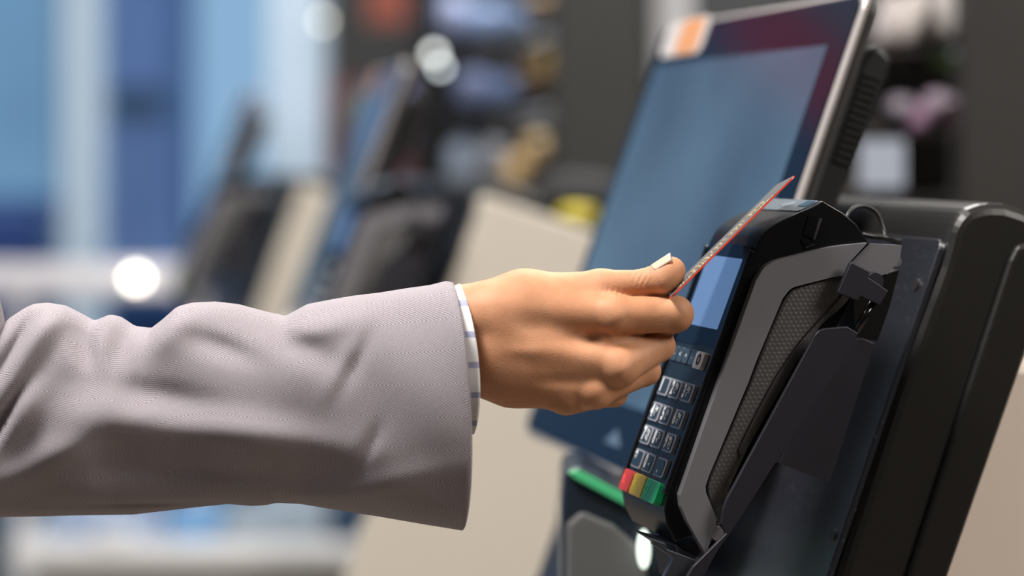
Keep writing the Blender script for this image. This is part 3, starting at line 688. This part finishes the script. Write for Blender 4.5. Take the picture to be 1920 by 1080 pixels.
# ================================================================== hand and arm
HY = 1.320; HS = K*HY
def H(p): return Vector(((p[0]-960)*HS, HY+p[2]*HS, CAMZ-(p[1]-HOR)*HS))
def sdf_hand(X, Y, Z):
    def cap(a, b, ra, rb, sq=1.0):
        a = np.array(a, float); b = np.array(b, float); ab = b-a
        t = np.clip(((X-a[0])*ab[0]+(Y-a[1])*ab[1]+(Z-a[2])*ab[2])/(ab@ab), 0, 1)
        return np.sqrt((X-a[0]-t*ab[0])**2+(Y-a[1]-t*ab[1])**2+((Z-a[2]-t*ab[2])*sq)**2)-(ra+(rb-ra)*t)
    def smin(a, b, k):
        h = np.clip(.5+.5*(b-a)/k, 0, 1); return b+(a-b)*h-k*h*(1-h)
    def sm(lst, k):
        r = lst[0]
        for x in lst[1:]: r = smin(r, x, k)
        return r
    palm = sm([
        cap((780, 602, 30), (935, 592, 14), 63, 57), cap((780, 672, 32), (930, 680, 20), 60, 60),
        cap((930, 590, 12), (1140, 590, 2), 54, 35), cap((930, 632, 6), (1152, 684, -6), 54, 34),
        cap((930, 668, 10), (1112, 726, 0), 52, 32), cap((930, 686, 18), (1062, 742, 10), 52, 33),
        cap((900, 690, 30), (962, 706, 45), 50, 57), cap((962, 706, 45), (1055, 729, 52), 57, 44), cap((890, 602, 30), (985, 577, 40), 60, 66), cap((985, 577, 40), (1105, 560, 45), 66, 44),
        cap((1000, 650, 48), (1090, 670, 50), 52, 40)], 26)
    # knuckle heads
    palm = smin(palm, cap((1150, 592, -2), (1156, 594, 2), 36, 34), 14)
    palm = smin(palm, cap((1160, 690, -14), (1164, 690, -10), 31, 30), 14)
    palm = smin(palm, cap((1113, 734, -6), (1118, 736, -2), 28, 28), 14)
    idx = sm([cap((1150, 592, 2), (1266, 591, 22), 36, 33.5), cap((1268, 590, 24), (1236, 616, 80), 34, 28), cap((1236, 616, 80), (1196, 600, 118), 27, 23)], 9)
    mid = sm([cap((1160, 684, -6), (1238, 652, 46), 38, 30), cap((1150, 645, 22), (1222, 628, 58), 26, 20), cap((1138, 640, 4), (1188, 641, 22), 27, 22), cap((1240, 652, 50), (1196, 672, 96), 28.5, 26), cap((1196, 672, 96), (1140, 660, 96), 26, 22)], 9)
    rin = sm([cap((1115, 733, -2), (1213, 699, 46), 31, 27.5), cap((1213, 699, 46), (1168, 712, 92), 27.5, 25), cap((1168, 712, 92), (1122, 696, 90), 25, 22)], 9)
    pin = sm([cap((1062, 746, 10), (1154, 743, 46), 31, 23.5), cap((1154, 743, 46), (1112, 742, 84), 23, 21), cap((1112, 742, 84), (1082, 722, 80), 21, 19)], 9)
    fing = sm([idx, mid, rin, pin], 5)
    th = sm([cap((1040, 572, 46), (1128, 544, 44), 58, 36), cap((1125, 541, 44), (1212, 532, 34), 33, 24.5), cap((1214, 532, 33), (1260, 509, 22), 25, 27), cap((1246, 527, 20), (1252, 524, 20), 26, 26)], 12)
    r = smin(palm, fing, 15)
    r = smin(r, th, 8)
    # flat of the thumb pad against the card, web valleys, tendon and vein relief, skin creases
    def dent(c, rad, amp, q=(1, 1, 1)): return amp*np.exp(-(((X-c[0])/rad[0])**2+((Y-c[1])/rad[1])**2+((Z-c[2])/rad[2])**2))
    r += dent((1095, 640, -40), (60, 14, 40), 3.5)+dent((1060, 712, -40), (60, 12, 40), 3.0)
    r += dent((1030, 600, -40), (60, 22, 40), 3.0)+dent((985, 655, -50), (50, 14, 40), -2.2)
    r += dent((905, 625, -40), (26, 26, 40), 4.0)
    r -= dent((1160, 592, -34), (16, 16, 20), 2.0)+dent((1166, 690, -40), (14, 14, 20), 2.0)
    def wr(c, dx, dy, per, sig, ln, amp):
        s = (X-c[0])*dx+(Y-c[1])*dy; q = -(X-c[0])*dy+(Y-c[1])*dx
        return amp*np.cos(2*np.pi*s/per+.4*np.sin(q*.25))*np.exp(-(s/sig)**2-(q/ln)**2)
    r += wr((1203, 520, 30), .88, .42, 8.5, 15, 20, 1.0)
    r += wr((1286, 602, 5), .95, -.3, 6.5, 11, 24, .55)
    r += wr((1150, 545, 0), .9, .2, 9, 24, 12, .7)
    r += wr((1070, 775, 0), .9, .3, 8, 40, 14, .4)
    return r
def surface_nets(f, o, h):
    s = f < 0; nx, ny, nz = f.shape
    idx = -np.ones((nx-1, ny-1, nz-1), int); acc = np.zeros((nx-1, ny-1, nz-1, 3)); cnt = np.zeros((nx-1, ny-1, nz-1))
    corner = [(i, j, k) for i in (0, 1) for j in (0, 1) for k in (0, 1)]
    def sl(c, A): return A[c[0]:nx-1+c[0], c[1]:ny-1+c[1], c[2]:nz-1+c[2]]
    for a in corner:
        for ax in range(3):
            if a[ax]: continue
            b = list(a); b[ax] = 1
            fa, fb = sl(a, f), sl(b, f); m = (fa < 0) != (fb < 0)
            t = np.where(m, fa/np.where(m, fa-fb, 1), 0)
            for q in range(3): acc[..., q] += np.where(m, a[q]+(t if q == ax else 0), 0)
            cnt += m
    m = cnt > 0; n = int(m.sum()); idx[m] = np.arange(n)
    g = np.argwhere(m); v = o+h*(g+acc[m]/cnt[m][:, None])
    quads = []
    for ax in range(3):
        sa = [slice(None)]*3; sb = [slice(None)]*3; sa[ax] = slice(0, -1); sb[ax] = slice(1, None)
        x = s[tuple(sa)] != s[tuple(sb)]; inside = s[tuple(sa)]
        e = np.argwhere(x); fl = inside[x]
        o1, o2 = [(1, 2), (2, 0), (0, 1)][ax]
        ok = (e[:, o1] > 0) & (e[:, o2] > 0) & (e[:, o1] < f.shape[o1]-1) & (e[:, o2] < f.shape[o2]-1); e = e[ok]; fl = fl[ok]
        def at_(d1, d2):
            q = e.copy(); q[:, o1] += d1; q[:, o2] += d2; return idx[q[:, 0], q[:, 1], q[:, 2]]
        Q = np.stack([at_(-1, -1), at_(0, -1), at_(0, 0), at_(-1, 0)], 1)
        Q[~fl] = Q[~fl][:, ::-1]; quads.append(Q)
    return v, np.concatenate(quads)
h = 2.4; o = np.array([790., 460., -75.]); hi = np.array([1320., 800., 165.])
g = [np.arange(o[i], hi[i], h) for i in range(3)]
X, Y, Z = np.meshgrid(*g, indexing='ij')
f = sdf_hand(X, Y, Z)
f[0] = np.maximum(f[0], 1.0)
v, q = surface_nets(f, o, h)
me = bpy.data.meshes.new('hand')
pts = np.empty_like(v); pts[:, 0] = (v[:, 0]-960)*HS; pts[:, 1] = HY+v[:, 2]*HS; pts[:, 2] = CAMZ-(v[:, 1]-HOR)*HS
me.from_pydata(pts.tolist(), [], q.tolist()); me.update()
bm = bmesh.new(); bm.from_mesh(me); bmesh.ops.recalc_face_normals(bm, faces=bm.faces[:])
bmesh.ops.smooth_vert(bm, verts=bm.verts[:], factor=.5, use_axis_x=True, use_axis_y=True, use_axis_z=True)
SKIN = bpy.data.materials.new('skin'); SKIN.use_nodes = True; nt = SKIN.node_tree; b = nt.nodes['Principled BSDF']
b.inputs['Roughness'].default_value = .56; b.inputs['Subsurface Weight'].default_value = .08; b.inputs['Subsurface Radius'].default_value = (1, .35, .18); b.inputs['Subsurface Scale'].default_value = .004
b.inputs['Specular IOR Level'].default_value = .32
tc = nt.nodes.new('ShaderNodeTexCoord')
n1 = nt.nodes.new('ShaderNodeTexNoise'); n1.inputs['Scale'].default_value = 45; n1.inputs['Detail'].default_value = 4; nt.links.new(tc.outputs['Object'], n1.inputs['Vector'])
cr = nt.nodes.new('ShaderNodeValToRGB'); cr.color_ramp.elements[0].position = .35; cr.color_ramp.elements[1].position = .68
cr.color_ramp.elements[0].color = (.53, .245, .125, 1); cr.color_ramp.elements[1].color = (.66, .33, .185, 1)
nt.links.new(n1.outputs['Fac'], cr.inputs[0]); nt.links.new(cr.outputs[0], b.inputs['Base Color'])
n2 = nt.nodes.new('ShaderNodeTexVoronoi'); n2.inputs['Scale'].default_value = 1300; nt.links.new(tc.outputs['Object'], n2.inputs['Vector'])
n3 = nt.nodes.new('ShaderNodeTexNoise'); n3.inputs['Scale'].default_value = 800; n3.inputs['Detail'].default_value = 5; nt.links.new(tc.outputs['Object'], n3.inputs['Vector'])
ad = nt.nodes.new('ShaderNodeMath'); nt.links.new(n2.outputs['Distance'], ad.inputs[0]); nt.links.new(n3.outputs['Fac'], ad.inputs[1])
bp = nt.nodes.new('ShaderNodeBump'); bp.inputs['Strength'].default_value = .35; bp.inputs['Distance'].default_value = .0002
nt.links.new(ad.outputs[0], bp.inputs['Height']); nt.links.new(bp.outputs[0], b.inputs['Normal'])

person = thing('person', 'person in a grey herringbone jacket, right arm reaching out with a bank card', 'person', at(I4, *H((780, 640, 20))))
hand = obj('hand', bm, SKIN, person, smooth=True)
# thumb nail
bm = B(); base = Vector((1222, 529, 29)); tip = Vector((1260, 505, 21)); ax = (tip-base).normalized(); nn = Vector((-.68, -.70, -.22)); nn = (nn-ax*nn.dot(ax)).normalized(); sd = ax.cross(nn)
gr = []
for i in range(12):
    fI = i/11; cc_ = base+ax*(17+40*fI); row = []
    for j in range(13):
        a = math.radians(-44+88*j/12); e = math.sin(math.pi*j/12)**.5
        if fI == 1: cc2 = cc_+ax*(3*e)
        else: cc2 = cc_+ax*(-7*(e-1)*(1-fI))
        rr = 25.5+.9*fI
        row.append(bm.verts.new(H(cc2+nn*(rr*math.cos(a))+sd*(rr*.92*math.sin(a)))))
    gr.append(row)
for i in range(11):
    for j in range(12): bm.faces.new((gr[i][j], gr[i+1][j], gr[i+1][j+1], gr[i][j+1])).material_index = 1 if i >= 10 else 0
o_ = obj('thumb_nail', bm, [mat('nail_pink', (.80, .49, .37), .3), mat('nail_white', (.68, .47, .38), .35)], person, smooth=True, label='pale pink thumb nail')
md = o_.modifiers.new('th', 'SOLIDIFY'); md.thickness = .0007; md.offset = 0

# ---- sleeve
def interp(pl, x):
    xs = [p[0] for p in pl]; ys = [p[1] for p in pl]; return float(np.interp(x, xs, ys))
TOP = [(-420,640),(-60,640),(0,612),(13,598),(27,589),(40,580),(58,571),(84,569),(116,574),(142,587),(171,603),(178,601),(202,591),(222,596),(247,613),(280,617),(302,600),(329,576),(356,569),(400,567),(444,572),(500,587),(533,594),(573,572),(619,563),(660,556),(711,550),(760,542),(804,536),(836,528),(848,531)]
BOT = [(-420,985),(-60,975),(0,972),(133,969),(249,967),(310,960),(369,953),(427,947),(471,951),(500,949),(517,945),(563,947),(642,960),(711,971),(804,987),(866,997)]
def fold(x, y):
    def g(cx, cy, ang, ln, wd, amp):
        a = math.radians(ang); dx, dy = x-cx, y-cy; s = dx*math.cos(a)+dy*math.sin(a); q = -dx*math.sin(a)+dy*math.cos(a)
        return amp*math.exp(-(s/ln)**2-(q/wd)**2)
    z = 0
    z += g(35, 650, -62, 90, 12, -16)+g(70, 660, -62, 80, 26, 12)
    z += g(22, 780, -58, 85, 13, -15)+g(62, 765, -55, 90, 26, 10)
    z += g(105, 600, -50, 60, 24, 12)+g(170, 650, 60, 60, 20, -13)+g(205, 700, 62, 60, 24, 6)
    z += g(230, 650, -80, 55, 22, -9)+g(330, 610, -40, 70, 34, 12)+g(420, 645, 20, 60, 20, -9)
    z += g(180, 780, -40, 90, 40, 8)+g(110, 850, -25, 160, 30, 10)+g(330, 790, 8, 190, 34, 13)
    z += g(300, 730, 10, 120, 24, -7)+g(560, 640, 25, 80, 26, -9)+g(600, 610, -12, 80, 22, 7)
    z += g(665, 670, -62, 60, 12, -5)+g(640, 680, -62, 60, 16, 4)+g(690, 820, -65, 40, 11, -5)+g(520, 800, 12, 140, 30, 8)
    z += g(420, 880, 3, 240, 26, -7)+g(700, 900, -14, 120, 26, 7)+g(300, 940, 0, 150, 6, -5)
    z += 1.6*math.sin(x*.021+y*.013)+1.2*math.sin(x*.034-y*.027+1)
    return z
def arc_table(NR):
    P_ = []
    for k in range(NR+1):
        a = 2*math.pi*k/NR; c, sn = math.cos(a), math.sin(a)
        P_.append((math.copysign(abs(c)**.86, c)*.060, math.copysign(abs(sn)**.92, sn)*.036))
    L_ = [0]
    for a, b in zip(P_, P_[1:]): L_.append(L_[-1]+math.hypot(a[0]-b[0], a[1]-b[1]))
    return L_
def sleeve_mesh():
    bm = B(); uvl = bm.loops.layers.uv.new('UVMap'); NS, NR = 150, 120; rings = []; AT = arc_table(NR)
    circ = 1
    for i in range(NS+1):
        s = (i/NS)**.94; xt = -290+1138*s; xb = -290+1156*s
        el = 1.0 if xt > -110 else math.sqrt(max(.0004, 1-((-110-xt)/181)**2))     # rounded elbow
        yt, yb = interp(TOP, xt), interp(BOT, xb); ym = (yt+yb)/2
        T = Vector((xt, ym+(yt-ym)*el, 22)); Bt = Vector((xb, ym+(yb-ym)*el, 30))
        e = (s-.55)/.45 if s > .55 else 0
        bulge = 26*e*e
        Rd = (118+24*e)*el
        ring = []
        for k in range(NR):
            a = 2*math.pi*k/NR; c, sn = math.cos(a), math.sin(a)
            yf = math.copysign(abs(c)**.86, c); zf = math.copysign(abs(sn)**.92, sn)
            mid = (T+Bt)/2; p = mid-(Bt-T)*(.5*yf); z = -Rd*zf
            if sn > 0: z -= 1.55*fold(p.x, p.y)*min(1, sn*1.8)*el
            x = p.x+bulge*abs(sn)**1.5*(1 if sn > 0 else .6)
            ring.append((bm.verts.new(H((x, p.y, z+24))), (x*HS, AT[k])))
        rings.append(ring)
    def quad(a, b, k):
        k2 = (k+1) % NR; q = [a[k], b[k], b[k2], a[k2]]; f = bm.faces.new([t[0] for t in q])
        for j, (l, t) in enumerate(zip(f.loops, q)):
            u, v_ = t[1]
            if k2 == 0 and j >= 2: v_ = AT[NR]
            l[uvl].uv = (u, v_)
    for a, b in zip(rings, rings[1:]):
        for k in range(NR): quad(a, b, k)
    bm.faces.new([t[0] for t in rings[0]])
    # hem turned inwards
    last = rings[-1]; cen = sum((t[0].co for t in last), Vector())/NR; prev = last
    for st in range(3):
        nr = []
        for k in range(NR):
            co = last[k][0].co; inw = (cen-co); inw.x = 0; inw.normalize()
            off = [Vector((.0009, 0, 0))+inw*.0012, inw*.0024, Vector((-.03, 0, 0))+inw*.013][st]
            nr.append((bm.verts.new(co+off), (last[k][1][0]+.002*(st+1), last[k][1][1])))
        for k in range(NR): quad(prev, nr, k)
        prev = nr
    bmesh.ops.recalc_face_normals(bm, faces=bm.faces[:])
    return bm
FAB = bpy.data.materials.new('grey_herringbone_wool'); FAB.use_nodes = True; nt = FAB.node_tree; b = nt.nodes['Principled BSDF']; b.inputs['Roughness'].default_value = .85; b.inputs['Specular IOR Level'].default_value = .2
b.inputs['Sheen Weight'].default_value = .1; b.inputs['Sheen Roughness'].default_value = .4
uvn = nt.nodes.new('ShaderNodeUVMap'); sep = nt.nodes.new('ShaderNodeSeparateXYZ'); nt.links.new(uvn.outputs[0], sep.inputs[0])
def mth(op, a, b_=None):
    n = nt.nodes.new('ShaderNodeMath'); n.operation = op
    for i, x in enumerate((a, b_)):
        if x is None: continue
        if isinstance(x, (int, float)): n.inputs[i].default_value = x
        else: nt.links.new(x, n.inputs[i])
    return n.outputs[0]
nzv = nt.nodes.new('ShaderNodeTexNoise'); nzv.inputs['Scale'].default_value = 260; nzv.inputs['Detail'].default_value = 2; nt.links.new(uvn.outputs[0], nzv.inputs['Vector'])
pp = mth('PINGPONG', sep.outputs[1], .0160)
ph = mth('ADD', mth('DIVIDE', sep.outputs[0], .0021), mth('DIVIDE', pp, .00125))
ph = mth('ADD', ph, mth('MULTIPLY', nzv.outputs['Fac'], .7))
sn = mth('SINE', mth('MULTIPLY', ph, 2*math.pi))
fz = nt.nodes.new('ShaderNodeTexNoise'); fz.inputs['Scale'].default_value = 2200; fz.inputs['Detail'].default_value = 2; nt.links.new(uvn.outputs[0], fz.inputs['Vector'])
val = mth('ADD', mth('MULTIPLY', sn, .38), mth('MULTIPLY', fz.outputs['Fac'], 1.0))
cr = nt.nodes.new('ShaderNodeValToRGB'); cr.color_ramp.elements[0].position = .1; cr.color_ramp.elements[1].position = .9
cr.color_ramp.elements[0].color = (.150, .115, .136, 1); cr.color_ramp.elements[1].color = (.50, .468, .49, 1)
nt.links.new(val, cr.inputs[0]); nt.links.new(cr.outputs[0], b.inputs['Base Color'])
bp = nt.nodes.new('ShaderNodeBump'); bp.inputs['Strength'].default_value = .35; bp.inputs['Distance'].default_value = .0004; nt.links.new(val, bp.inputs['Height']); nt.links.new(bp.outputs[0], b.inputs['Normal'])
obj('jacket_sleeve', sleeve_mesh(), FAB, person, smooth=True)
# upper part of the sleeve: rises from the elbow towards the shoulder, left of the frame
bm = B(); uvl = bm.loops.layers.uv.new('UVMap'); cp = [((-112, 760, 5), 110), ((-100, 700, 0), 112), ((-76, 640, -12), 96), ((-66, 606, -16), 84), ((-106, 556, -14), 104), ((-170, 490, -6), 138), ((-250, 400, 0), 160), ((-330, 300, 6), 172), ((-400, 200, 10), 180), ((-460, 105, 14), 184), ((-505, 40, 16), 160), ((-530, 0, 18), 100), ((-540, -18, 18), 40)]
rr = []
for i, (c, r) in enumerate(cp):
    a = Vector(cp[max(i-1, 0)][0]); b2 = Vector(cp[min(i+1, len(cp)-1)][0]); tt = (b2-a).normalized(); x = tt.cross(Vector((0, 0, 1))).normalized(); y = Vector((0, 0, 1))
    rr.append([(bm.verts.new(H(Vector(c)+x*r*math.cos(2*math.pi*k/32)+y*r*math.sin(2*math.pi*k/32))), (i*.025, k/32*.3)) for k in range(32)])
for i in range(len(rr)-1):
    for k in range(32):
        k2 = (k+1) % 32; f_ = bm.faces.new([rr[i][k][0], rr[i+1][k][0], rr[i+1][k2][0], rr[i][k2][0]])
        for j, (l, tq) in enumerate(zip(f_.loops, (rr[i][k], rr[i+1][k], rr[i+1][k2], rr[i][k2]))): l[uvl].uv = (tq[1][0], .3 if (k2 == 0 and j >= 2) else tq[1][1])
bm.faces.new([q_[0] for q_ in rr[0]]); bm.faces.new([q_[0] for q_ in rr[-1]][::-1])
bmesh.ops.recalc_face_normals(bm, faces=bm.faces[:])
obj('upper_sleeve', bm, FAB, person, smooth=True, subsurf=2)

# ---- shirt cuff
SH = bpy.data.materials.new('white_striped_cotton'); SH.use_nodes = True; nt = SH.node_tree; b = nt.nodes['Principled BSDF']; b.inputs['Roughness'].default_value = .8
uvn = nt.nodes.new('ShaderNodeUVMap'); sep = nt.nodes.new('ShaderNodeSeparateXYZ'); nt.links.new(uvn.outputs[0], sep.inputs[0])
fr = mth('FRACT', mth('DIVIDE', sep.outputs[1], 56.0)); st = mth('LESS_THAN', fr, .20)
mx = nt.nodes.new('ShaderNodeMix'); mx.data_type = 'RGBA'; mx.inputs[6].default_value = (.84, .82, .82, 1); mx.inputs[7].default_value = (.40, .41, .58, 1)
nt.links.new(st, mx.inputs[0]); nt.links.new(mx.outputs[2], b.inputs['Base Color'])
bm = B(); uvl = bm.loops.layers.uv.new('UVMap'); rings = []
CT = [(790, 552), (840, 540), (861, 533)]; CB = [(790, 800), (850, 812), (889, 817)]
for i in range(26):
    s = i/25; T = Vector((790+72*s, interp(CT, 790+71*s), 20)); Bt = Vector((790+97*s, interp(CB, 790+99*s), 30)); ring = []
    for k in range(96):
        a = 2*math.pi*k/96; c, sn_ = math.cos(a), math.sin(a); mid = (T+Bt)/2; p = mid-(Bt-T)*(.5*math.copysign(abs(c)**.92, c))
        x = p.x+24*s*abs(sn_)**1.6*(1 if sn_ > 0 else .4)
        ring.append((bm.verts.new(H((x, p.y, 24-104*sn_+1.0*math.sin(9*a)*s))), (p.x, p.y if sn_ > 0 else p.y)))
    rings.append(ring)
last = rings[-1]; cen = sum((t_[0].co for t_ in last), Vector())/96
for off in (.0008, .0016):
    rings.append([(bm.verts.new(t_[0].co+(cen-t_[0].co).normalized()*off+Vector((-.001 if off > .001 else .0003, 0, 0))), t_[1]) for t_ in last])
rings.append([(bm.verts.new(t_[0].co+(cen-t_[0].co).normalized()*.0018+Vector((-.02, 0, 0))), t_[1]) for t_ in last])
for a, b2 in zip(rings, rings[1:]):
    for k in range(96):
        k2 = (k+1) % 96; q_ = (a[k], b2[k], b2[k2], a[k2]); f_ = bm.faces.new([t_[0] for t_ in q_])
        for l, t_ in zip(f_.loops, q_): l[uvl].uv = t_[1]
bmesh.ops.recalc_face_normals(bm, faces=bm.faces[:])
obj('shirt_cuff', bm, SH, person, smooth=True, label='white shirt cuff with thin blue stripes')
for o_ in bpy.data.objects:
    if '_m' in o_: del o_['_m']
